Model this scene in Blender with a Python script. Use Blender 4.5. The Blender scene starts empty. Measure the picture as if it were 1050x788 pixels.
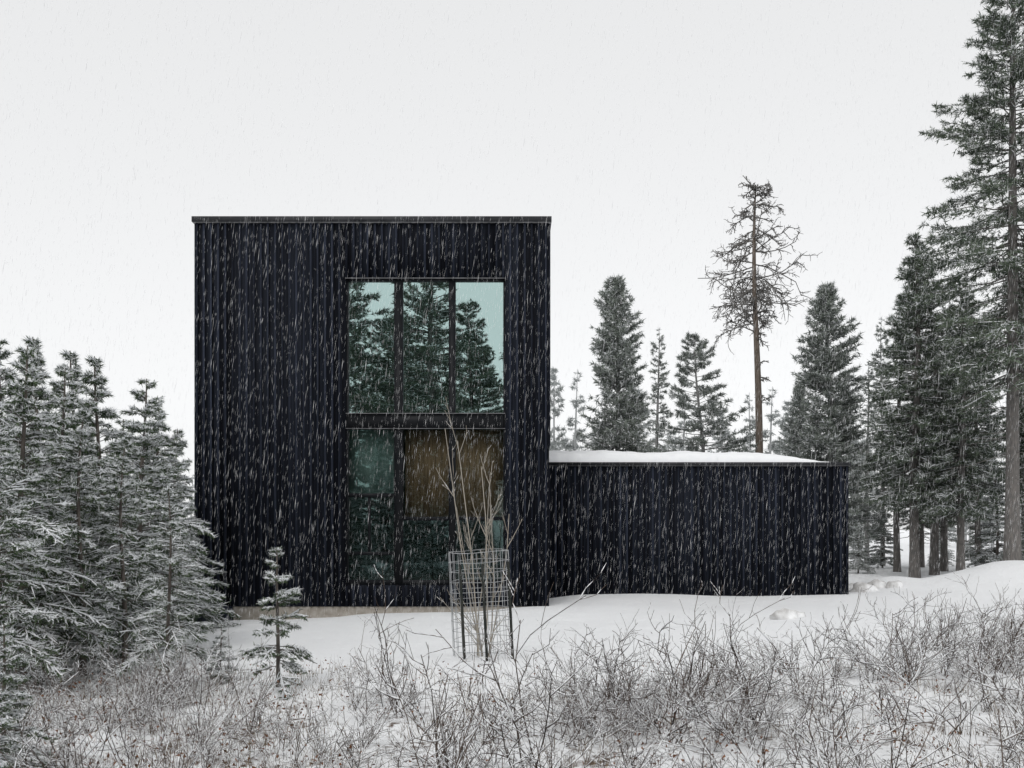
import bpy, math, random
import numpy as np
from mathutils import noise, Vector

random.seed(5)
scene = bpy.context.scene
scene.view_settings.view_transform = 'Standard'
scene.view_settings.look = 'None'
scene.view_settings.exposure = 0
FP = 1000.0; CZ = 1.64
def PX(px, d): return (px-525)/FP*d
def PZ(py, d): return CZ-(py-540)/FP*d

# ---------------------------------------------------------------- materials
def newmat(name):
    m = bpy.data.materials.new(name); m.use_nodes = True
    nt = m.node_tree
    return m, nt, nt.nodes['Principled BSDF']
def N(nt, t, **kw):
    n = nt.nodes.new(t)
    for k, v in kw.items(): setattr(n, k, v)
    return n
def diffmat(name):
    m = bpy.data.materials.new(name); m.use_nodes = True; nt = m.node_tree
    nt.nodes.remove(nt.nodes['Principled BSDF'])
    d = N(nt, 'ShaderNodeBsdfDiffuse'); nt.links.new(d.outputs[0], nt.nodes['Material Output'].inputs[0])
    return m, nt, d
def island_mat(name, c1, c2):
    m, nt, b = diffmat(name)
    g = N(nt, 'ShaderNodeNewGeometry')
    mx = N(nt, 'ShaderNodeMix', data_type='RGBA')
    mx.inputs[6].default_value = (*c1, 1); mx.inputs[7].default_value = (*c2, 1)
    nt.links.new(g.outputs['Random Per Island'], mx.inputs[0])
    nt.links.new(mx.outputs[2], b.inputs['Color'])
    return m
def noise_mat(name, c1, c2, scale=5, rough=.85, spec=.2, bump=0, stretch=(1, 1, 1)):
    m, nt, b = newmat(name)
    tc = N(nt, 'ShaderNodeTexCoord'); mp = N(nt, 'ShaderNodeMapping'); mp.inputs['Scale'].default_value = stretch
    nz = N(nt, 'ShaderNodeTexNoise'); nz.inputs['Scale'].default_value = scale; nz.inputs['Detail'].default_value = 6
    nt.links.new(tc.outputs['Object'], mp.inputs[0]); nt.links.new(mp.outputs[0], nz.inputs['Vector'])
    cr = N(nt, 'ShaderNodeValToRGB')
    cr.color_ramp.elements[0].position = .35; cr.color_ramp.elements[1].position = .65
    cr.color_ramp.elements[0].color = (*c1, 1); cr.color_ramp.elements[1].color = (*c2, 1)
    nt.links.new(nz.outputs[0], cr.inputs[0]); nt.links.new(cr.outputs[0], b.inputs['Base Color'])
    b.inputs['Roughness'].default_value = rough; b.inputs['Specular IOR Level'].default_value = spec
    if bump:
        bp = N(nt, 'ShaderNodeBump'); bp.inputs['Strength'].default_value = bump; bp.inputs['Distance'].default_value = .03
        nt.links.new(nz.outputs[0], bp.inputs['Height']); nt.links.new(bp.outputs[0], b.inputs['Normal'])
    return m
def haze_tint(c, h, t=(.54, .56, .57)):  # blends a colour toward pale grey: distance haze painted into the material
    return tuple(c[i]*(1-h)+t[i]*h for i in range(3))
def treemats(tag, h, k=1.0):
    q = lambda c: haze_tint(tuple(v*k for v in c), h)
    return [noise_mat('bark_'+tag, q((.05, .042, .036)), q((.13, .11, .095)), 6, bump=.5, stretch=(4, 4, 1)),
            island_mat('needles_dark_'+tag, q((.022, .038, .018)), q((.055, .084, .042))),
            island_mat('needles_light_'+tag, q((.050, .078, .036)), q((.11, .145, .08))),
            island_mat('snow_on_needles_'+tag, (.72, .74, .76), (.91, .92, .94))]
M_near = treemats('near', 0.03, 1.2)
M_mid_hazed = treemats('mid_hazed', .13)
M_far_hazed = treemats('far_hazed', .34)  # same bark and needles, paler with painted haze
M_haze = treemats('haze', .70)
M_larch = [noise_mat('larch_bark', (.10, .08, .065), (.20, .165, .14), 5, bump=.4, stretch=(4, 4, 1)),
           noise_mat('larch_twig', (.12, .115, .11), (.20, .19, .18), 3)]
M_snow2 = island_mat('twig_snow', (.78, .79, .81), (.92, .93, .94))
M_twig = island_mat('twig_bark', (.045, .035, .030), (.17, .135, .115))

# ---------------------------------------------------------------- mesh builder
class MB:
    def __init__(s): s.v = []; s.f = []; s.m = []; s.n = 0
    def add(s, v, f, mat):
        v = np.asarray(v, np.float32).reshape(-1, 3); f = np.asarray(f, np.int64).reshape(-1, 3)
        s.v.append(v); s.f.append(f+s.n); s.n += len(v)
        if np.isscalar(mat): mat = np.full(len(f), mat)
        s.m.append(np.asarray(mat))
    def raw(s): return np.concatenate(s.v), np.concatenate(s.f), np.concatenate(s.m)
    def mesh(s, name, mats, smooth=False):
        v, f, m = s.raw()
        me = bpy.data.meshes.new(name)
        me.vertices.add(len(v)); me.vertices.foreach_set('co', v.ravel())
        me.loops.add(len(f)*3); me.loops.foreach_set('vertex_index', f.ravel().astype(np.int32))
        me.polygons.add(len(f))
        me.polygons.foreach_set('loop_start', np.arange(0, len(f)*3, 3, dtype=np.int32))
        me.polygons.foreach_set('loop_total', np.full(len(f), 3, np.int32))
        me.polygons.foreach_set('material_index', m.astype(np.int32))
        if smooth: me.polygons.foreach_set('use_smooth', np.ones(len(f), bool))
        for x in mats: me.materials.append(x)
        me.update(calc_edges=True)
        return me
    def tubes(s, P, R, S=3, mat=0):
        P = np.asarray(P, float); R = np.asarray(R, float); n, K, _ = P.shape
        T = np.gradient(P, axis=1); T /= np.linalg.norm(T, axis=2, keepdims=True)+1e-9
        ref = np.where(np.abs(T[..., 2:3]) > .9, np.array([1., 0, 0]), np.array([0, 0, 1.]))
        U = np.cross(T, ref); U /= np.linalg.norm(U, axis=2, keepdims=True)+1e-9
        V = np.cross(T, U)
        a = np.arange(S)*2*math.pi/S
        ring = P[:, :, None, :]+R[:, :, None, None]*(np.cos(a)[None, None, :, None]*U[:, :, None, :]+np.sin(a)[None, None, :, None]*V[:, :, None, :])
        i = np.arange(n)[:, None, None]*K*S; k = np.arange(K-1)[None, :, None]*S; j = np.arange(S)[None, None, :]; j2 = (j+1) % S
        A = i+k+j; B = i+k+j2; C = i+k+S+j2; D = i+k+S+j
        f = np.concatenate([np.stack([A, B, C], -1).reshape(-1, 3), np.stack([A, C, D], -1).reshape(-1, 3)])
        s.add(ring.reshape(-1, 3), f, mat)
    def tris(s, p, d, w, mat):
        n = len(p); v = np.stack([p-w, p+w, p+d], 1).reshape(-1, 3)
        s.add(v, np.arange(n*3).reshape(-1, 3), mat)
    def box(s, x0, x1, y0, y1, z0, z1, mat=0):
        v = [(x0, y0, z0), (x1, y0, z0), (x1, y1, z0), (x0, y1, z0), (x0, y0, z1), (x1, y0, z1), (x1, y1, z1), (x0, y1, z1)]
        q = [(0, 3, 2, 1), (4, 5, 6, 7), (0, 1, 5, 4), (1, 2, 6, 5), (2, 3, 7, 6), (3, 0, 4, 7)]
        f = []
        for a, b, c, d in q: f += [(a, b, c), (a, c, d)]
        s.add(v, f, mat)
def nrm(a): return a/(np.linalg.norm(a, axis=-1, keepdims=True)+1e-9)
def obj(name, me, loc=(0, 0, 0), rot=0, sc=1, parent=None):
    o = bpy.data.objects.new(name, me); scene.collection.objects.link(o)
    o.location = loc; o.rotation_euler = (0, 0, rot)
    o.scale = (sc, sc, sc) if np.isscalar(sc) else sc
    if parent: o.parent = parent
    return o
def empty(name):
    o = bpy.data.objects.new(name, None); scene.collection.objects.link(o); return o

# ---------------------------------------------------------------- conifers
def conifer(name, H, R, seed, mats, cb=.1, nb=200, shape='fir', tw=14, nk=16, nl=.12, nw=.02, snow=.3, sr=.012, nsn=.5,
            tr=.1, a0=-.2, a1=.6, droop=-.15, twl=.3, whorl=0, t0=.15, skip=0, twigtube=False, wob=.1, deadlow=0):
    r = np.random.default_rng(seed); b = MB()
    K = 14; z = np.linspace(0, 1, K)
    ph = r.uniform(0, 6, 2)
    cx = lambda h: wob*np.sin(h*4+ph[0])*h
    cy = lambda h: wob*np.sin(h*5+ph[1])*h
    P = np.stack([cx(z), cy(z), z*H-.2*(z == 0)], -1)[None]
    b.tubes(P, (tr*(1-z)**.8+.006*1.0)[None]*np.array([[1.25]+[1]*(K-1)]), 8, 0)
    hh = r.random(nb)
    if whorl: hh = (np.floor(hh*whorl)+r.normal(.5, .22, nb))/whorl
    hh = np.clip(hh, 0, .985); h = cb+(1-cb)*hh
    if shape == 'fir': f = (1-hh)**.85+.02
    elif shape == 'tall': f = (1-hh)**.72*(.75+.25*np.minimum(1, hh*4))+.02
    elif shape == 'oval': f = (1-hh)**.62*(.8+.2*np.minimum(1, hh*4))+.015
    else: f = (1-hh**2.0)**.75*(.5+.5*np.minimum(1, hh*3))+.05
    L = R*f*r.uniform(.55, 1.15, nb)
    az = r.uniform(0, 2*math.pi, nb)
    L *= 1+.2*np.sin(az*2+hh*9+ph[0])
    dh = np.stack([np.cos(az), np.sin(az), 0*az], -1); zz = np.array([0, 0, 1.])
    a = a0+(a1-a0)*hh**1.2+r.normal(0, .11, nb); dr = droop*r.uniform(.5, 1.5, nb)
    base = np.stack([cx(h), cy(h), h*H], -1)
    def pos(i, t): return base[i]+dh[i]*(L[i]*t)[:, None]+zz*(L[i]*(a[i]*t+dr[i]*t*t))[:, None]
    idx = np.arange(nb); tt = np.linspace(0, 1, 5)
    P = np.stack([pos(idx, np.full(nb, t)) for t in tt], 1)
    P[:, 1:] += r.normal(0, .02, (nb, 4, 3))*L[:, None, None]
    b.tubes(P, (tr*.13*(1-tt)[None]+.0035)*np.sqrt(L/R+.1)[:, None]+0*P[..., 0], 3, 0)
    if deadlow:
        n = deadlow; hd = r.uniform(.12, cb+.1, n); ad = r.uniform(0, 6.28, n); Ld = R*r.uniform(.15, .6, n)
        dd = np.stack([np.cos(ad), np.sin(ad), r.uniform(-.4, .1, n)], -1)
        bs = np.stack([cx(hd), cy(hd), hd*H], -1)
        P = bs[:, None]+dd[:, None]*(Ld[:, None]*np.linspace(0, 1, 4))[..., None]+r.normal(0, .03, (n, 4, 3))
        b.tubes(P, np.tile(np.linspace(.014, .005, 4), (n, 1)), 3, 0)
    wgt = np.where(r.random(nb) > skip, L+.06*R, 0); wgt /= wgt.sum()
    n = nb*tw; bi = np.sort(r.choice(nb, n, p=wgt))
    t = t0+(1-t0)*r.random(n)**.75; side = np.where(r.random(n) < .5, -1, 1)
    tp = pos(bi, t)
    tang = nrm(dh[bi]+zz*(a[bi]+2*dr[bi]*t)[:, None]); perp = np.cross(zz, dh[bi])
    td = nrm(tang*.75+perp*(side*r.uniform(.3, 1, n))[:, None]+zz*r.uniform(-.35, .2, n)[:, None]+r.normal(0, .15, (n, 3)))
    tl = L[bi]*twl*(1.2-t)*r.uniform(.5, 1.2, n)+nl*.4
    if twigtube:
        P = tp[:, None]+td[:, None]*(tl[:, None]*np.linspace(0, 1, 3))[..., None]
        b.tubes(P, np.tile([.004, .003, .0015], (n, 1)), 3, 0)
    clump = (np.sin(az*3+hh*23)+r.normal(0, .6, nb)) > .1
    ti = np.repeat(np.arange(n), nk); m = len(ti)
    s = r.random(m)
    p = tp[ti]+td[ti]*(tl[ti]*s)[:, None]+r.normal(0, nl*.08, (m, 3))
    nd = nrm(td[ti]*.6+r.normal(0, .5, (m, 3))); ln = nl*r.uniform(.5, 1.3, m)
    w = nrm(np.cross(nd, r.normal(0, 1, (m, 3))))*(nw*r.uniform(.5, 1.3, m))[:, None]
    mt = np.where(clump[bi][ti] ^ (r.random(m) < .25), 2, 1)
    upf = nd[:, 2] > -.2
    outer = .55+.75*t[ti]        # more snow toward the branch tips
    mt = np.where(upf & (r.random(m) < snow*nsn*outer), 3, mt)
    b.tris(p, nd*ln[:, None], w, mt)
    if snow > 0:
        k = r.random(n) < snow; nn = k.sum()
        P = tp[k][:, None]+td[k][:, None]*(tl[k][:, None]*np.array([.05, .5, .95]))[..., None]
        P = P+r.normal(0, sr*.4, P.shape); P[..., 2] += sr*.9
        b.tubes(P, np.array([[.6, 1.0, .35]])*(sr*r.uniform(.5, 1.3, nn))[:, None], 3, 3)
        P = np.stack([pos(idx, np.full(nb, t)) for t in (.25, .5, .75, .97)], 1); P[..., 2] += sr*1.2
        P = P[r.random(nb) < snow*1.2]
        b.tubes(P, np.tile(np.array([[.4, 1.1, 1.1, .4]])*sr, (len(P), 1)), 3, 3)
    return b.mesh(name, mats)

# ---------------------------------------------------------------- twiggy growth
def poly(r, st, d, L, K=5, crook=.25, up=0.0):
    pts = [np.array(st, float)]; d = np.array(d, float)
    for _ in range(K-1):
        d = d/np.linalg.norm(d)+r.normal(0, crook, 3)+np.array([0, 0, up]); d /= np.linalg.norm(d)
        pts.append(pts[-1]+d*L/(K-1))
    return np.array(pts)
def grow(r, out, st, d, L, rad, lev, kids, crook, spread, up, klen=.45):
    P = poly(r, st, d, L, 5, crook, up)
    out.append((P, np.linspace(rad, rad*.5, 5)))
    if lev == 0: return
    for _ in range(kids[0]):
        i = r.integers(1, 5); f = r.random()
        s = P[i-1]*(1-f)+P[i]*f
        t = P[i]-P[i-1]; t /= np.linalg.norm(t)
        q = r.normal(0, 1, 3); q -= t*q.dot(t); q /= np.linalg.norm(q)
        grow(r, out, s, t*.7+q*spread, L*klen*r.uniform(.5, 1.2), rad*.6, lev-1, kids[1:], crook, spread, up, klen)
def twigs(out, snow=.6, smat=1, rmin=.0015, r=None, srad=1.1):
    b = MB(); P = np.array([o[0] for o in out]); R = np.maximum(np.array([o[1] for o in out]), rmin)
    b.tubes(P, R, 3, 0)
    if snow:
        seg0 = P[:, :-1].reshape(-1, 3); seg1 = P[:, 1:].reshape(-1, 3); rr = R[:, :-1].reshape(-1)
        d = nrm(seg1-seg0); k = (np.abs(d[:, 2]) < .84) & (r.random(len(d)) < snow)
        Q = np.stack([seg0[k], (seg0[k]+seg1[k])/2, seg1[k]], 1); Q[:, :, 2] += (rr[k]*1.0+.001)[:, None]
        RR = np.stack([rr[k]*.5, rr[k]*srad+.0012, rr[k]*.5], 1)
        b.tubes(Q, RR, 3, smat)
    return b

# ---------------------------------------------------------------- ground
def sst(a, b, x): t = np.clip((x-a)/(b-a), 0, 1); return t*t*(3-2*t)
def gh(x, y):
    g = np.where(x < 0, np.maximum(x*.038, -.3), 0)*sst(8, 16, y)
    g = g-.07*sst(18.6, 19.7, y)*sst(.4, -1.0, x)*(1-sst(28, 30, y))
    g = g+.10*sst(20.3, 21.8, y)*sst(.3, 1.5, x)
    g = g+.74*np.exp(-((x-12.6)/2.1)**2-((y-24.0)/1.8)**2)
    g = g+.25*np.exp(-((x-9.2)/.9)**2-((y-24)/1.0)**2)
    g = g-.08*(1-sst(8, 12, y))
    return g
def gnoise(x, y):
    v = noise.noise(Vector((x*.35, y*.35, 1.3)))*.06+noise.noise(Vector((x*1.2, y*1.2, 4.1)))*.03
    fg = 1-min(1, max(0, (y-9)/4))
    v += fg*(noise.noise(Vector((x*2.6, y*2.6, 9.1)))*.10)
    return v
def G(x, y): return float(gh(np.float64(x), np.float64(y)))+gnoise(x, y)
xs = np.unique(np.concatenate([np.linspace(-300, -25, 12), np.linspace(-25, -12, 30), np.linspace(-12, 16, 210), np.linspace(16, 30, 30), np.linspace(30, 300, 12)]))
ys = np.unique(np.concatenate([np.linspace(-300, -20, 12), np.linspace(-20, 3, 30), np.linspace(3, 14, 120), np.linspace(14, 30, 90), np.linspace(30, 60, 30), np.linspace(60, 400, 14)]))
X, Y = np.meshgrid(xs, ys); Z = gh(X, Y)
Z = Z+np.array([gnoise(a, b_) for a, b_ in zip(X.ravel(), Y.ravel())]).reshape(X.shape)
b = MB(); nx = len(xs); ny = len(ys)
I = (np.arange(ny-1)[:, None]*nx+np.arange(nx-1)[None]).ravel()
b.add(np.stack([X, Y, Z], -1).reshape(-1, 3), np.concatenate([np.stack([I, I+1, I+nx+1], -1), np.stack([I, I+nx+1, I+nx], -1)]), 0)
m, nt, bs = diffmat('snow_ground')
tc = N(nt, 'ShaderNodeTexCoord')
n1 = N(nt, 'ShaderNodeTexNoise'); n1.inputs['Scale'].default_value = 1.6; n1.inputs['Detail'].default_value = 9; n1.inputs['Roughness'].default_value = .7
n2 = N(nt, 'ShaderNodeTexNoise'); n2.inputs['Scale'].default_value = 14; n2.inputs['Detail'].default_value = 6
n3 = N(nt, 'ShaderNodeTexNoise'); n3.inputs['Scale'].default_value = 60; n3.inputs['Detail'].default_value = 3
n4 = N(nt, 'ShaderNodeTexNoise'); n4.inputs['Scale'].default_value = 3.2; n4.inputs['Detail'].default_value = 4
for n_ in (n1, n2, n3, n4): nt.links.new(tc.outputs['Object'], n_.inputs['Vector'])
sp = N(nt, 'ShaderNodeSeparateXYZ'); nt.links.new(tc.outputs['Object'], sp.inputs[0])
mr = N(nt, 'ShaderNodeMapRange'); mr.inputs[1].default_value = 11.5; mr.inputs[2].default_value = 8.5
nt.links.new(sp.outputs['Y'], mr.inputs[0])
cr = N(nt, 'ShaderNodeValToRGB'); cr.color_ramp.elements[0].position = .50; cr.color_ramp.elements[1].position = .62
nt.links.new(n1.outputs[0], cr.inputs[0])
cr2 = N(nt, 'ShaderNodeValToRGB'); cr2.color_ramp.elements[0].position = .45; cr2.color_ramp.elements[1].position = .58
nt.links.new(n2.outputs[0], cr2.inputs[0])
mu = N(nt, 'ShaderNodeMath', operation='MULTIPLY'); nt.links.new(cr.outputs[0], mu.inputs[0]); nt.links.new(mr.outputs[0], mu.inputs[1])
mu2 = N(nt, 'ShaderNodeMath', operation='MULTIPLY'); nt.links.new(mu.outputs[0], mu2.inputs[0]); nt.links.new(cr2.outputs[0], mu2.inputs[1])
mx = N(nt, 'ShaderNodeMix', data_type='RGBA'); mx.inputs[6].default_value = (.885, .895, .91, 1); mx.inputs[7].default_value = (.12, .09, .07, 1)
nt.links.new(mu2.outputs[0], mx.inputs[0]); nt.links.new(mx.outputs[2], bs.inputs['Color'])
ad = N(nt, 'ShaderNodeMath', operation='ADD'); nt.links.new(n2.outputs[0], ad.inputs[0]); nt.links.new(n3.outputs[0], ad.inputs[1])
ad2 = N(nt, 'ShaderNodeMath', operation='MULTIPLY_ADD'); ad2.inputs[1].default_value = 3.0; nt.links.new(n4.outputs[0], ad2.inputs[0]); nt.links.new(ad.outputs[0], ad2.inputs[2])
bp = N(nt, 'ShaderNodeBump'); bp.inputs['Strength'].default_value = .6; bp.inputs['Distance'].default_value = .05
nt.links.new(ad2.outputs[0], bp.inputs['Height']); nt.links.new(bp.outputs[0], bs.inputs['Normal'])
obj('snow_ground', b.mesh('snow_ground', [m], True))

# ---------------------------------------------------------------- house
def cladding(name, k=1.0):
    m, nt, bs = newmat(name)
    tc = N(nt, 'ShaderNodeTexCoord'); sp = N(nt, 'ShaderNodeSeparateXYZ'); nt.links.new(tc.outputs['Object'], sp.inputs[0])
    a = N(nt, 'ShaderNodeMath', operation='ADD'); nt.links.new(sp.outputs['X'], a.inputs[0]); nt.links.new(sp.outputs['Y'], a.inputs[1])
    d = N(nt, 'ShaderNodeMath', operation='DIVIDE'); d.inputs[1].default_value = .064; nt.links.new(a.outputs[0], d.inputs[0])
    f = N(nt, 'ShaderNodeMath', operation='FLOOR'); nt.links.new(d.outputs[0], f.inputs[0])
    wn = N(nt, 'ShaderNodeTexWhiteNoise', noise_dimensions='1D'); nt.links.new(f.outputs[0], wn.inputs['W'])
    mp = N(nt, 'ShaderNodeMapping'); mp.inputs['Scale'].default_value = (14, 14, .9); nt.links.new(tc.outputs['Object'], mp.inputs[0])
    nz = N(nt, 'ShaderNodeTexNoise'); nz.inputs['Scale'].default_value = 1.8; nz.inputs['Detail'].default_value = 10; nz.inputs['Roughness'].default_value = .7; nt.links.new(mp.outputs[0], nz.inputs['Vector'])
    sm = N(nt, 'ShaderNodeMapRange'); sm.inputs[3].default_value = .40; sm.inputs[4].default_value = 1.0; nt.links.new(wn.outputs[0], sm.inputs[0])
    mm = N(nt, 'ShaderNodeMath', operation='MULTIPLY'); nt.links.new(sm.outputs[0], mm.inputs[0]); nt.links.new(nz.outputs[0], mm.inputs[1])
    cr = N(nt, 'ShaderNodeValToRGB'); cr.color_ramp.elements[0].color = (.0030*k, .0038*k, .0066*k, 1); cr.color_ramp.elements[1].color = (.024*k, .029*k, .043*k, 1)
    cr.color_ramp.elements[0].position = .18; cr.color_ramp.elements[1].position = .68
    nt.links.new(mm.outputs[0], cr.inputs[0]); nt.links.new(cr.outputs[0], bs.inputs['Base Color'])
    bs.inputs['Roughness'].default_value = .75; bs.inputs['Specular IOR Level'].default_value = .10
    bp = N(nt, 'ShaderNodeBump'); bp.inputs['Strength'].default_value = .5; bp.inputs['Distance'].default_value = .012
    nt.links.new(nz.outputs[0], bp.inputs['Height']); nt.links.new(bp.outputs[0], bs.inputs['Normal'])
    return m
M_clad = cladding('charred_black_cladding', .75); M_batt = cladding('charred_black_batten', 1.6)
M_cap = noise_mat('black_metal_flashing', (.014, .015, .018), (.035, .036, .040), 3, .5, .3)
M_edge = noise_mat('grey_drip_edge', (.12, .125, .13), (.24, .24, .25), 6, .5, .3)
M_frame = noise_mat('black_window_frame', (.006, .007, .009), (.012, .013, .015), 4, .5, .15)
M_conc = noise_mat('concrete', (.26, .235, .20), (.38, .355, .32), 8, .9, .1, .3)
M_int = noise_mat('dark_interior', (.03, .03, .028), (.06, .055, .05), 2)
M_wood = noise_mat('brown_wood_panelling', (.085, .054, .032), (.18, .118, .072), 3, .7, .2, .2, (10, 10, .6))
M_refl_sheet = noise_mat('teal_reflection_sheet', (.13, .19, .18), (.21, .28, .27), 1.5, .9, .1, 0, (3, 3, .5))  # teal-grey colour standing in for the reflection in one pane
M_snow = noise_mat('roof_snow', (.88, .89, .91), (.92, .93, .94), 6, .85, .1, .3)
def glass(name, fac, col):
    m = bpy.data.materials.new(name); m.use_nodes = True; nt = m.node_tree
    for n_ in list(nt.nodes): nt.nodes.remove(n_)
    o = N(nt, 'ShaderNodeOutputMaterial'); gl = N(nt, 'ShaderNodeBsdfGlossy'); tr = N(nt, 'ShaderNodeBsdfTransparent'); mix = N(nt, 'ShaderNodeMixShader')
    gl.inputs['Color'].default_value = (*col, 1); gl.inputs['Roughness'].default_value = .0
    tr.inputs['Color'].default_value = (.80, .86, .83, 1); mix.inputs[0].default_value = fac
    tc = N(nt, 'ShaderNodeTexCoord'); nz = N(nt, 'ShaderNodeTexNoise'); nz.inputs['Scale'].default_value = .9
    bp = N(nt, 'ShaderNodeBump'); bp.inputs['Strength'].default_value = .12; bp.inputs['Distance'].default_value = .02
    nt.links.new(tc.outputs['Object'], nz.inputs['Vector']); nt.links.new(nz.outputs[0], bp.inputs['Height']); nt.links.new(bp.outputs[0], gl.inputs['Normal'])
    nt.links.new(tr.outputs[0], mix.inputs[1]); nt.links.new(gl.outputs[0], mix.inputs[2]); nt.links.new(mix.outputs[0], o.inputs[0])
    return m
M_gl_up = glass('teal_coated_glass', .82, (.47, .62, .60))
M_gl_mid = glass('teal_glass', .35, (.25, .40, .38))
M_gl_lo = glass('clear_dark_glass', .14, (.26, .34, .32))
M_gl_low = glass('dark_glass', .34, (.22, .33, .32))

house = empty('black_house')
def part(name, boxes, mat):
    b = MB()
    for x in boxes: b.box(*x)
    return obj(name, b.mesh(name, [mat]), parent=house)
F = 20.0
TX0, TX1, TZ = -6.5, .76, 7.86
ox0, ox1, oz0, oz1 = -3.40, -.14, .44, 6.72
part('tower_walls', [(TX0, ox0, F, F+.25, 0, TZ), (ox1, TX1, F, F+.25, 0, TZ), (ox0, ox1, F, F+.25, oz1, TZ), (ox0, ox1, F, F+.25, 0, oz0),
                     (TX0, TX0+.25, F+.25, F+9, 0, TZ), (TX1-.25, TX1, F+.25, F+9, 0, TZ), (TX0+.25, TX1-.25, F+8.75, F+9, 0, TZ)], M_clad)
SPC = .146; BW = .042
b = MB(); x = TX0+.02; rr = random.Random(3)
while x < TX1-.03:
    w = BW; d = .022+rr.random()*.014
    if x+w < ox0 or x > ox1: b.box(x, x+w, F-d, F-.001, .01, TZ-.002)
    else:
        b.box(x, x+w, F-d, F-.001, oz1+.03, TZ-.002); b.box(x, x+w, F-d, F-.001, .01, oz0-.03)
    x += SPC
y = F+.05
while y < F+8.9:
    b.box(TX0-.03, TX0-.001, y, y+BW, .01, TZ-.002); b.box(TX1+.001, TX1+.03, y, y+BW, 3.3, TZ-.002); y += SPC
b.box(TX0-.004, -5.72, F-.035, F-.001, -.38, 0.008)
obj('tower_battens', b.mesh('tower_battens', [M_batt]), parent=house)
part('tower_parapet_cap', [(TX0-.05, TX1+.05, F-.07, F+9.05, TZ+.012, TZ+.12)], M_cap)
part('tower_drip_edge', [(TX0-.04, TX1+.04, F-.055, F+9.04, TZ, TZ+.011)], M_edge)
part('tower_foundation', [(TX0+.05, TX1-.05, F+.01, F+8.9, -.8, -.003)], M_conc)
part('interior', [(TX0+.26, TX1-.26, F+.5, F+8.7, 3.66, 3.94), (TX0+.26, TX1-.26, F+3.5, F+3.6, .1, 3.65), (TX0+.26, TX1-.26, F+4.5, F+4.6, 3.95, 7.8), (TX0+.26, TX1-.26, F+.26, F+8.7, .02, .1)], M_int)
part('wood_panel', [(-2.22, -.16, F+.26, F+.30, 1.84, 3.64)], M_wood)
part('pane_reflection_sheet', [(-3.36, -2.40, F+.26, F+.27, 2.30, 3.64)], M_refl_sheet)  # sheet added behind the glass to give the pane its teal reflected tone
zm0, zm1 = 3.64, 3.96
fr = [(ox0, -3.36, F+.02, F+.14, oz0, oz1), (-.18, ox1, F+.02, F+.14, oz0, oz1),
      (-2.42, -2.24, F+.018, F+.142, oz0, oz1), (-1.30, -1.16, F+.018, F+.142, oz0, oz1),
      (-3.36, -.18, F-.02, F+.15, zm0, zm1), (-3.36, -.18, F+.022, F+.138, oz1-.04, oz1), (-3.36, -.18, F+.022, F+.138, oz0, oz0+.10),
      (-3.36, -2.42, F+.024, F+.136, 2.24, 2.32), (-2.24, -1.30, F+.024, F+.136, 1.76, 1.84), (-1.16, -.18, F+.024, F+.136, 1.76, 1.84),
      (-3.36, -2.42, F+.03, F+.12, 1.05, 1.12), (-2.96, -2.91, F+.032, F+.118, 1.12, 2.24)]
part('window_frames', fr, M_frame)
part('window_edge_trim', [(ox0-.015, ox1+.015, F-.035, F-.002, oz1, oz1+.012), (ox0, ox1, F-.05, F-.021, zm1-.012, zm1), (ox0, ox1, F-.04, F-.021, zm0, zm0+.010)], M_edge)
def pane(name, x0, x1, z0, z1, mat, tilt=0):
    b = MB(); y = F+.09
    b.add([(x0, y, z0), (x1, y+tilt, z0), (x1, y+tilt, z1), (x0, y, z1)], [(0, 1, 2), (0, 2, 3)], 0)
    return obj(name, b.mesh(name, [mat]), parent=house)
pane('glass_upper_1', -3.36, -2.42, zm1, oz1-.04, M_gl_up, .004); pane('glass_upper_2', -2.24, -1.30, zm1, oz1-.04, M_gl_up, -.003); pane('glass_upper_3', -1.16, -.18, zm1, oz1-.04, M_gl_up, .002)
pane('glass_mid_1', -3.36, -2.42, 2.32, zm0, M_gl_mid); pane('glass_mid_2', -2.24, -1.30, 1.84, zm0, M_gl_lo); pane('glass_mid_3', -1.16, -.18, 1.84, zm0, M_gl_lo)
pane('glass_low_1', -3.36, -2.42, oz0+.1, 2.24, M_gl_low); pane('glass_low_2', -2.24, -1.30, oz0+.1, 1.76, M_gl_low); pane('glass_low_3', -1.16, -.18, oz0+.1, 1.76, M_gl_low)
part('tower_roof', [(TX0+.26, TX1-.26, F+.26, F+8.74, 7.6, 7.7)], M_cap)
# wing
W = 22.0; WX0, WX1, WZ = .765, 7.58, 3.0
part('wing_walls', [(WX0, WX1, W, W+7, .02, WZ)], M_clad)
b = MB(); x = WX0+.05
while x < WX1-.03:
    b.box(x, x+BW, W-.022-rr.random()*.014, W-.001, .03, WZ-.002); x += SPC
y = W+.05
while y < W+6.9:
    b.box(WX1+.001, WX1+.03, y, y+BW, .03, WZ-.002); y += SPC
obj('wing_battens', b.mesh('wing_battens', [M_batt]), parent=house)
part('wing_parapet_cap', [(WX0, WX1+.05, W-.06, W+7.05, WZ+.010, WZ+.085)], M_cap)
part('wing_drip_edge', [(WX0, WX1+.04, W-.05, W+7.04, WZ, WZ+.009)], M_edge)
part('wing_foundation', [(WX0+.02, WX1-.05, W+.03, W+6.9, -.6, .018)], M_conc)
b = MB(); gx = np.linspace(WX0+.01, 7.3, 90); gy = W+6.9*np.linspace(0, 1, 50)**1.6
GX, GY = np.meshgrid(gx, gy)
edge = np.minimum(1, np.maximum(0, (6.95-GX)/1.2))**.6*.85+.15*(GX < 7.2)
edge = edge*np.minimum(1, .50+.5*np.sqrt(np.maximum(0, GY-W)/1.1))
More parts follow.
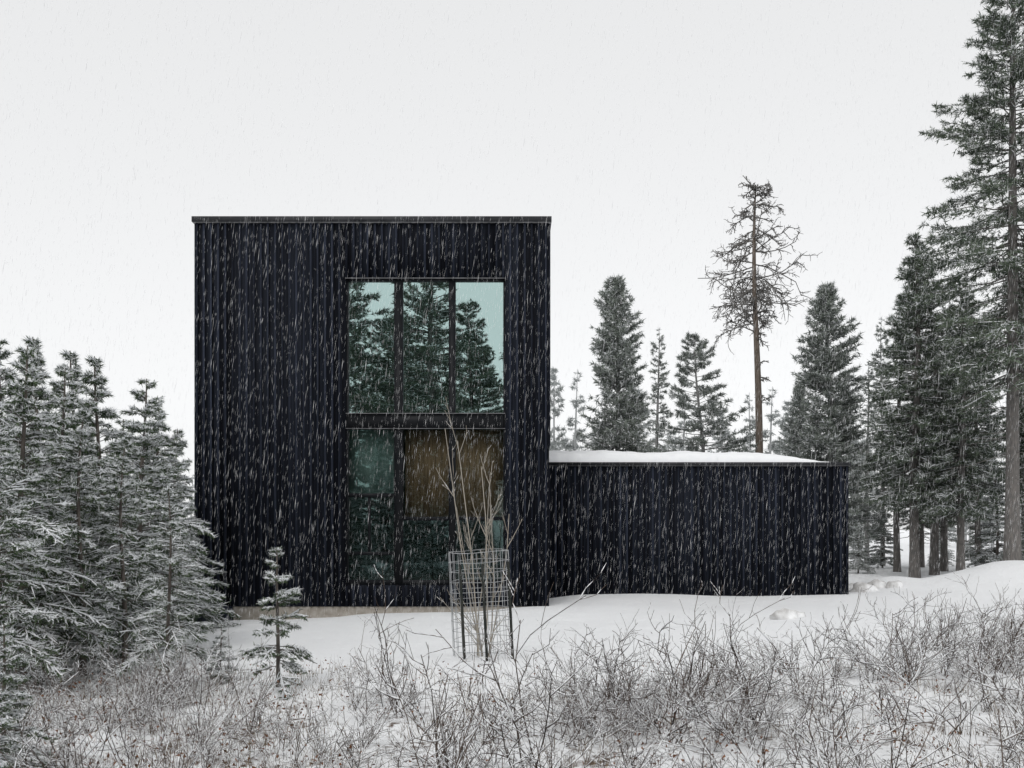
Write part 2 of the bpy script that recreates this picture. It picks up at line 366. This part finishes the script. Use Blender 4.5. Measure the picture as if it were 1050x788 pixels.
GZ = WZ+.05+.38*edge*(1-.2*(GX-WX0)/6.6)+np.array([noise.noise(Vector((p*1.1, q*1.3, 0)))*.05+noise.noise(Vector((p*4, q*4, 0)))*.03 for p, q in zip(GX.ravel(), GY.ravel())]).reshape(GX.shape)
GZ[0, :] = WZ+.02; GZ[:, -1] = WZ+.02; nx = 90
I = (np.arange(49)[:, None]*nx+np.arange(89)[None]).ravel()
b.add(np.stack([GX, GY, GZ], -1).reshape(-1, 3), np.concatenate([np.stack([I, I+1, I+nx+1], -1), np.stack([I, I+nx+1, I+nx], -1)]), 0)
obj('wing_roof_snow', b.mesh('wing_roof_snow', [M_snow], True), parent=house)

# ---------------------------------------------------------------- trees
def fit(name, me, H, px, top, d, wide=1.0):
    x = PX(px, d); g = G(x, d); s = (PZ(top, d)-g)/H
    return obj(name, me, (x, d, g), random.uniform(0, 6.28), (s*wide, s*wide, s))

kw = dict(twigtube=True, sr=.0115, a0=-.10, a1=.75, droop=-.22, twl=.42, nsn=.62)
nf = [conifer('young_fir_a', 4.0, 1.05, 11, M_near, cb=.10, nb=200, tw=13, nk=17, nl=.07, nw=.0075, snow=.95, tr=.05, whorl=17, wob=.05, **kw),
      conifer('young_fir_b', 4.0, .95, 12, M_near, cb=.08, nb=180, tw=13, nk=17, nl=.07, nw=.0075, snow=1.0, tr=.045, whorl=16, wob=.06, **kw),
      conifer('young_fir_c', 4.0, 1.15, 13, M_near, cb=.20, nb=100, tw=14, nk=17, nl=.07, nw=.0075, snow=1, tr=.045, whorl=12, wob=.08, skip=.1, **kw)]
for px, top, d, v, wd in [(22, 355, 10.8, 0, 1.0), (-40, 330, 11.5, 1, 1), (62, 378, 12.8, 0, 1.0), (103, 366, 13.2, 1, 1.05), (145, 388, 14.5, 0, 1.1), (40, 346, 15.5, 1, 1),
                      (172, 500, 10.2, 2, .9), (85, 420, 11.4, 2, .95), (-10, 410, 9.2, 2, 1), (122, 430, 16, 0, 1.1), (78, 360, 17.5, 1, 1.1), (3, 347, 18, 0, 1),
                      (128, 450, 11.8, 2, 1.0), (180, 440, 18.5, 1, 1.0), (160, 410, 17.5, 0, 1.0)]:
    fit('fir_tree', nf[v], 4.0, px, top, d, wd)
kw['sr'] = .0095
sap = [conifer('sapling_fir', 1.45, .44, 21, M_near, cb=.14, nb=52, tw=9, nk=20, nl=.045, nw=.005, snow=1, tr=.018, whorl=9, wob=.02, **kw),
       conifer('sapling_fir_b', 1.45, .5, 22, M_near, cb=.05, nb=80, tw=9, nk=20, nl=.045, nw=.005, snow=1, tr=.018, whorl=9, wob=.02, **kw)]
fit('fir_sapling', sap[0], 1.45, 285, 562, 10.2, 1.0)
fit('fir_sapling', sap[0], 1.45, 226, 640, 10.4, 1.1)
fit('fir_sapling', sap[1], 1.45, 4, 640, 6.4, 1.0)
fit('fir_sapling', sap[1], 1.45, -12, 690, 5.6, 1.0)

pc = [conifer('pine_a', 10, 1.75, 31, M_far_hazed, cb=.06, nb=520, shape='oval', tw=11, nk=11, nl=.17, nw=.02, snow=.34, sr=.016, tr=.14, a0=-.05, a1=.9, droop=0, twl=.28, wob=.12),
      conifer('pine_b', 10, 1.75, 32, M_far_hazed, cb=.2, nb=220, shape='pine', tw=12, nk=14, nl=.16, nw=.02, snow=.35, sr=.016, tr=.13, a0=-.25, a1=.6, droop=.1, twl=.36, wob=.25, skip=.06, t0=.35),
      conifer('fir_thin', 10, 1.2, 33, M_far_hazed, cb=.15, nb=170, shape='tall', tw=9, nk=10, nl=.14, nw=.016, snow=.35, sr=.014, tr=.12, a0=-.4, a1=.5, droop=.05, twl=.3, wob=.1, skip=.15, deadlow=30)]
pm = [conifer('fir_mid', 10, 1.6, 41, M_mid_hazed, cb=.22, nb=330, shape='tall', tw=12, nk=13, nl=.14, nw=.015, snow=.45, sr=.015, tr=.14, a0=-.45, a1=.6, droop=.06, twl=.32, wob=.15, deadlow=50, skip=.06),
      conifer('fir_mid_b', 10, 1.35, 42, M_mid_hazed, cb=.35, nb=210, shape='tall', tw=12, nk=13, nl=.14, nw=.014, snow=.45, sr=.015, tr=.12, a0=-.45, a1=.6, droop=.06, twl=.34, wob=.2, deadlow=60, skip=.15)]
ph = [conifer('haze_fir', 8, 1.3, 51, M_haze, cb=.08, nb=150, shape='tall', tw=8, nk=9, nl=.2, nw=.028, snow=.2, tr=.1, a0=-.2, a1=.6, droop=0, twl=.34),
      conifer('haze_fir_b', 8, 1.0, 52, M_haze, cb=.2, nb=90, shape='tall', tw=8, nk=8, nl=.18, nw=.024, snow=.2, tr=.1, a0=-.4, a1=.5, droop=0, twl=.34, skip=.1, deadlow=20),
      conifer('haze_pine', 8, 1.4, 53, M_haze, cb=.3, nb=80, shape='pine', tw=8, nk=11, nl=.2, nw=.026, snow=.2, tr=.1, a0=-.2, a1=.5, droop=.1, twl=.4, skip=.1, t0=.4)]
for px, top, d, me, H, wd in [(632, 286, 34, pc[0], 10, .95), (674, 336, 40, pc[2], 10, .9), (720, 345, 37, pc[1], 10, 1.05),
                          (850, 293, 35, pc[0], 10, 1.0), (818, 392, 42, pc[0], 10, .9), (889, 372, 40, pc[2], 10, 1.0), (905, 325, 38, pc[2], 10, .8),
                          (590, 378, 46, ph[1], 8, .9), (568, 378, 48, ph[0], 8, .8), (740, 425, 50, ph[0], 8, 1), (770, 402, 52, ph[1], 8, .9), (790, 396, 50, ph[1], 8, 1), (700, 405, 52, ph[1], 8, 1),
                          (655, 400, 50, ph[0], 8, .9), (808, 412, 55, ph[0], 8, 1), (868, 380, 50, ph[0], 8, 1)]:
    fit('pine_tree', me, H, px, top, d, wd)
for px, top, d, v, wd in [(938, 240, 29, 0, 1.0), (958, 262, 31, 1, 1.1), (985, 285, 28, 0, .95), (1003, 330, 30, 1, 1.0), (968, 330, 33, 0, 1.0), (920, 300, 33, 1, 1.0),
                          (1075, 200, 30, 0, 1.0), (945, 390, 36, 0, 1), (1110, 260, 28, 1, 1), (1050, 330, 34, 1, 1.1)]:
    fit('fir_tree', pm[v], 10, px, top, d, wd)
for px, top, d, v, wd in [(1022, 478, 30, 0, 1.1), (880, 540, 32, 0, 1.2), (905, 520, 36, 1, 1.2), (965, 540, 38, 0, 1.2), (1060, 500, 33, 1, 1.2), (1000, 520, 40, 1, 1)]:
    fit('fir_sapling', [nf[0], nf[1]][v], 4.0, px, top, d, wd)
big = conifer('big_fir', 18, 2.75, 61, M_mid_hazed, cb=.28, nb=360, shape='tall', tw=18, nk=17, nl=.14, nw=.015, snow=.30, sr=.013, tr=.19, a0=-.5, a1=.7, droop=.08, twl=.34, wob=.12, deadlow=40, skip=.06)
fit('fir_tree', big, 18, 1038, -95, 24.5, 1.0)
# trees behind the photographer (seen reflected in the windows)
refl = conifer('tall_pine', 18, 3.0, 71, M_mid_hazed, cb=.20, nb=230, shape='pine', tw=13, nk=15, nl=.22, nw=.026, snow=.2, sr=.02, tr=.26, a0=-.3, a1=.5, droop=.1, twl=.42, wob=.2, t0=.15, deadlow=30)
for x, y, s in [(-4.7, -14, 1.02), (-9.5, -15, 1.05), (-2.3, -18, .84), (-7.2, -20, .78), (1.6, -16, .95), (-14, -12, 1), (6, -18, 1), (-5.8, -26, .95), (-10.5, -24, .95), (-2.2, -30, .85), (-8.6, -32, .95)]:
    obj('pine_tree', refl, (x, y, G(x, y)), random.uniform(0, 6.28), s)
for x, y, s in [(-4.5, -6, .8), (-6, -7, 1.1), (-7.5, -6, .9), (-3, -9, 1.2), (-9, -8, 1.3), (-1.6, -8, .8), (-5.2, -10, 1.4), (-7, -12, 1.6), (-2, -12, 1.4)]:
    obj('fir_tree', nf[0], (x, y, G(x, y)), random.uniform(0, 6.28), s)

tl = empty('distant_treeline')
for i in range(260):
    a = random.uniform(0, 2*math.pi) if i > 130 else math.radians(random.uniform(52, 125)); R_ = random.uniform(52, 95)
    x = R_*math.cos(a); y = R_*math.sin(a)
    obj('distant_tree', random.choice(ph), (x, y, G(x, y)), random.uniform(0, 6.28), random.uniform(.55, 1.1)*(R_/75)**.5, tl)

# larch
r = np.random.default_rng(8); LH = 14.2; out = []; tk = 16
tz = np.linspace(0, 1, tk); lx = lambda h: .22*np.sin(h*5+.6)*h; ly = lambda h: .15*np.sin(h*4)
b = MB(); b.tubes(np.stack([lx(tz), ly(tz), tz*LH], -1)[None], (.16*(1-tz)**.7+.02)[None], 8, 0)
for i in range(78):
    hh = r.random()**.9; h = .60+.40*hh if i > 9 else r.uniform(.42, .6)
    prof = (.35+1.65*math.sin(min(1, (1-hh)*1.1+.06)*math.pi*.68)) if i > 9 else .55
    L = prof*r.uniform(.5, 1.15); a = r.uniform(0, 6.28)
    grow(r, out, (lx(h), ly(h), h*LH), (math.cos(a), math.sin(a), r.uniform(-.2, .4)), L, .030, 2, (12, 5), .25, .85, -.06, .32)
P = np.array([o[0] for o in out]); Rr = np.maximum(np.array([o[1] for o in out]), .0085); b.tubes(P, Rr, 3, 1)
obj('larch_tree', b.mesh('larch_tree', M_larch), (PX(778, 36), 36, 0))

# ---------------------------------------------------------------- shrubs (one merged thicket)
shr = []
for k in range(14):
    r = np.random.default_rng(100+k); out = []
    for i in range(r.integers(3, 7)):
        a = r.uniform(0, 6.28); e = r.uniform(.6, 2.6)
        grow(r, out, (r.normal(0, .06), r.normal(0, .06), -.05), (math.cos(a), math.sin(a), e), r.uniform(.5, 1.05), .0066, 2, (6, 3), .18, .75, .07, .46)
    shr.append(twigs(out, .85, 1, .0016, r, 1.35).raw())
B = MB()
def shrub(x, y, s, sz):
    v, f, m = shr[random.randrange(len(shr))]
    a = random.uniform(0, 6.28); c_, s_ = math.cos(a), math.sin(a); tx = random.uniform(-.2, .2); ty = random.uniform(-.2, .2)
    q = np.stack([(v[:, 0]*c_-v[:, 1]*s_)*s+v[:, 2]*tx, (v[:, 0]*s_+v[:, 1]*c_)*s+v[:, 2]*ty, v[:, 2]*sz], -1)
    B.add(q+np.array([x, y, G(x, y)]), f, m)
cnt = 0
while cnt < 270:
    d = 4.9+random.random()**.8*6.6; px = random.uniform(-60, 1110); x = PX(px, d)
    if px > 880 and random.random() < .3: d = random.uniform(10, 13.5); x = PX(px, d)
    lim = 10.9 if px > 700 else (9.6 if px > 330 else 10.8)
    if px > 880: lim = 13.8
    if d > lim: continue
    if abs(px-500) < 50 and d > 8.9: continue
    if 235 < px < 335 and d > 8.8: continue
    dens = noise.noise(Vector((x*.8, d*.8, 3)))
    if dens < -.12: continue
    s = random.uniform(.5, 1.0)*(.75 if px < 350 else 1.08)*(.88 if d < 6.0 else 1)
    shrub(x, d, s, s*random.uniform(.7, 1.15)); cnt += 1
obj('bare_shrub_thicket', B.mesh('bare_shrub_thicket', [M_twig, M_snow2]))
b = MB(); r = np.random.default_rng(77); n = 11000
d = r.uniform(4.8, 11.3, n); px = r.uniform(-50, 1100, n); x = (px-525)/1000*d
k = np.array([noise.noise(Vector((a*1.3, c*1.3, 7))) for a, c in zip(x, d)]) + np.where(px < 330, .22, 0) > .10
x = x[k]; d = d[k]; z = np.array([G(a, c) for a, c in zip(x, d)])
p = np.stack([x, d, z-.01], -1); n = len(p)
dv = np.stack([r.normal(0, .35, n), r.normal(0, .35, n), np.ones(n)], -1); dv = nrm(dv)*r.uniform(.06, .24, n)[:, None]
w = np.stack([r.uniform(.0015, .003, n), r.uniform(-.002, .002, n), 0*d], -1)
b.tris(p, dv, w, 0)
obj('dry_grass', b.mesh('dry_grass', [island_mat('dry_grass', (.06, .045, .03), (.26, .20, .13))]))
b = MB(); n = 7500
d = r.uniform(4.8, 11.5, n); px = r.uniform(-50, 1100, n); x = (px-525)/1000*d
k = np.array([noise.noise(Vector((a*1.1, c*1.1, 17))) for a, c in zip(x, d)]) + np.where(px < 330, .28, 0) > .16
x = x[k]; d = d[k]; z = np.array([G(a, c) for a, c in zip(x, d)]); n = len(x)
p = np.stack([x, d, z+r.uniform(0, .35, n)**1.6], -1)
dv = nrm(r.normal(0, 1, (n, 3)))*r.uniform(.02, .045, n)[:, None]; w = nrm(np.cross(dv, r.normal(0, 1, (n, 3))))*r.uniform(.006, .014, n)[:, None]
b.tris(p, dv, w, 0)
obj('dead_leaves', b.mesh('dead_leaves', [island_mat('dead_leaf', (.06, .03, .02), (.24, .11, .055))]))
b = MB()
for i in range(9):
    px_, d_ = random.uniform(595, 680), random.uniform(12.3, 16)
    x_ = PX(px_, d_); a = random.uniform(0, 6.28); L = random.uniform(.06, .2)
    P = poly(r, (x_, d_, G(x_, d_)-.01), (math.cos(a), math.sin(a), random.uniform(.1, .9)), L, 4, .3)
    b.tubes(P[None], np.full((1, 4), random.uniform(.003, .007)), 4, 0)
obj('fallen_sticks', b.mesh('fallen_sticks', [M_twig]))
def lump(name, x, y, s, mats, seed):
    import bmesh
    bm = bmesh.new(); bmesh.ops.create_icosphere(bm, subdivisions=3, radius=1)
    for v in bm.verts:
        q = v.co+Vector((seed, 0, 0)); v.co *= 1+.35*noise.noise(q*1.4)+.15*noise.noise(q*4)
        v.co.x *= s[0]; v.co.y *= s[1]; v.co.z *= s[2]
    me = bpy.data.meshes.new(name); bm.to_mesh(me); bm.free()
    for p_ in me.polygons: p_.use_smooth = True
    me.materials.append(mats)
    return obj(name, me, (x, y, G(x, y)))
M_rock = noise_mat('snowy_stone', (.45, .44, .43), (.88, .885, .89), 4, .9, .1, .4)
for i, (px_, d_, s) in enumerate([(806, 17.5, .26), (817, 18.0, .16), (885, 22.8, .3), (900, 23.2, .25), (918, 23, .22), (872, 23.5, .18)]):
    lump('snow_clod', PX(px_, d_), d_, (s, s*.8, s*.7), M_rock, i*3.1)

# ---------------------------------------------------------------- caged sapling
cd = 12.2; cx_ = PX(496, cd); cg = G(cx_, cd)-.04
b = MB(); Rc = .375; Hc = 1.36; th = np.linspace(0, 2*math.pi, 33)
for i in range(12):
    zc = .02+i*(Hc-.02)/11
    b.tubes(np.stack([Rc*np.cos(th)*(1+.02*math.sin(i*2.1)), Rc*np.sin(th), .006*np.sin(th*3+i)+zc], -1)[None], np.full((1, 33), .0036), 4, 0)
for i in range(22):
    a = i*2*math.pi/22
    b.tubes(np.array([[[Rc*math.cos(a), Rc*math.sin(a), z_] for z_ in (0, Hc/2, Hc)]]), np.full((1, 3), .0034), 4, 0)
cage = obj('wire_tree_cage', b.mesh('cage_wire', [noise_mat('galvanised_wire', (.26, .27, .28), (.48, .49, .50), 9, .6, .4)]), (cx_, cd, cg))
cage.rotation_euler = (0.02, -.05, .1)
b = MB()
for a in (4.0, 4.75, 5.85, 2.2):
    x_ = (Rc+.01)*math.cos(a); y_ = (Rc+.01)*math.sin(a)
    b.box(x_-.017, x_+.017, y_-.003, y_+.003, -.2, 1.22, 0); b.box(x_-.003, x_+.003, y_+.003, y_+.03, -.2, 1.22, 0)
obj('cage_stakes', b.mesh('cage_stakes', [noise_mat('dark_steel_stake', (.02, .025, .022), (.05, .05, .045), 5)]), parent=cage)
r = np.random.default_rng(23); out = []
for dx, dz, L, ky in [(-.14, 1, 3.0, 7), (-.06, 1, 2.8, 6), (.04, 1, 2.4, 6), (.09, 1, 2.2, 6), (-.18, 1, 2.0, 5), (.0, 1, 2.5, 6), (.16, 1, 1.9, 5)]:
    grow(r, out, (r.normal(0, .04), r.normal(0, .04), -.05), (dx, r.normal(0, .05), dz), L, .010, 2, (ky, 4), .035, .42, .07, .22)
me = twigs(out, .3, 1, .0028, r, .8).mesh('bare_aspen_sapling', [island_mat('aspen_bark', (.27, .245, .21), (.46, .42, .36)), M_snow2])
obj('bare_aspen_sapling', me, (cx_-.02, cd, cg))

# ---------------------------------------------------------------- falling snow
r = np.random.default_rng(44); n = 80000
c = np.stack([r.uniform(-12, 13, n), 6+15.5*r.random(n)**.65, r.uniform(.1, 12, n)], -1)
k = (np.abs(c[:, 0]) < c[:, 1]*.58) & ~((c[:, 1] > 19.8) & (c[:, 0] < 1)); c = c[k]; n = len(c)
dr_ = nrm(np.stack([.12+r.normal(0, .035, n), r.normal(0, .05, n), np.ones(n)], -1)); L = r.uniform(.04, .15, n)
w = .0004+.0013*r.random(n)**1.7
a0 = np.array([1, 0, 0.]); a1 = np.array([-.5, .87, 0]); a2 = np.array([-.5, -.87, 0])
V = np.stack([c+dr_*L[:, None]/2, c+a0*w[:, None], c+a1*w[:, None], c+a2*w[:, None], c-dr_*L[:, None]/2], 1).reshape(-1, 3)
fb = np.array([[0, 1, 2], [0, 2, 3], [0, 3, 1], [4, 2, 1], [4, 3, 2], [4, 1, 3]])
b = MB(); b.add(V, (np.arange(n)[:, None, None]*5+fb[None]).reshape(-1, 3), 0)
m, nt, bs = diffmat('falling_snow'); bs.inputs['Color'].default_value = (.97, .97, .98, 1)
obj('falling_snow', b.mesh('falling_snow', [m]))

# ---------------------------------------------------------------- world, sun, camera
w = bpy.data.worlds.new('World'); scene.world = w; w.use_nodes = True; nt = w.node_tree
bg = nt.nodes['Background']; o = nt.nodes['World Output']
sky = N(nt, 'ShaderNodeTexSky', sky_type='NISHITA'); sky.sun_disc = False
sky.sun_elevation = math.radians(50); sky.sun_rotation = math.radians(200)
hs = N(nt, 'ShaderNodeHueSaturation'); hs.inputs['Saturation'].default_value = .08
nt.links.new(sky.outputs[0], hs.inputs['Color']); nt.links.new(hs.outputs[0], bg.inputs['Color']); bg.inputs['Strength'].default_value = .05
b2 = N(nt, 'ShaderNodeBackground'); b2.inputs['Color'].default_value = (.99, .995, 1, 1); b2.inputs['Strength'].default_value = .67
ad = N(nt, 'ShaderNodeAddShader'); nt.links.new(bg.outputs[0], ad.inputs[0]); nt.links.new(b2.outputs[0], ad.inputs[1]); nt.links.new(ad.outputs[0], o.inputs[0])
sl = bpy.data.lights.new('sun', 'SUN'); sl.energy = .9; sl.angle = math.radians(25); sl.color = (1, .98, .95)
so = bpy.data.objects.new('sun', sl); scene.collection.objects.link(so)
az = math.radians(200); el = math.radians(50)
dirv = Vector((math.sin(az)*math.cos(el), math.cos(az)*math.cos(el), math.sin(el)))
so.rotation_euler = dirv.to_track_quat('Z', 'Y').to_euler(); so.location = (0, 0, 30)
cam = bpy.data.cameras.new('camera'); co = bpy.data.objects.new('camera', cam); scene.collection.objects.link(co)
cam.sensor_width = 36; cam.lens = 36*FP/1050; cam.shift_y = 146/1050; cam.clip_end = 1000; cam.clip_start = .05
co.location = (0, 0, CZ); co.rotation_euler = (math.radians(90), 0, 0)
scene.camera = co
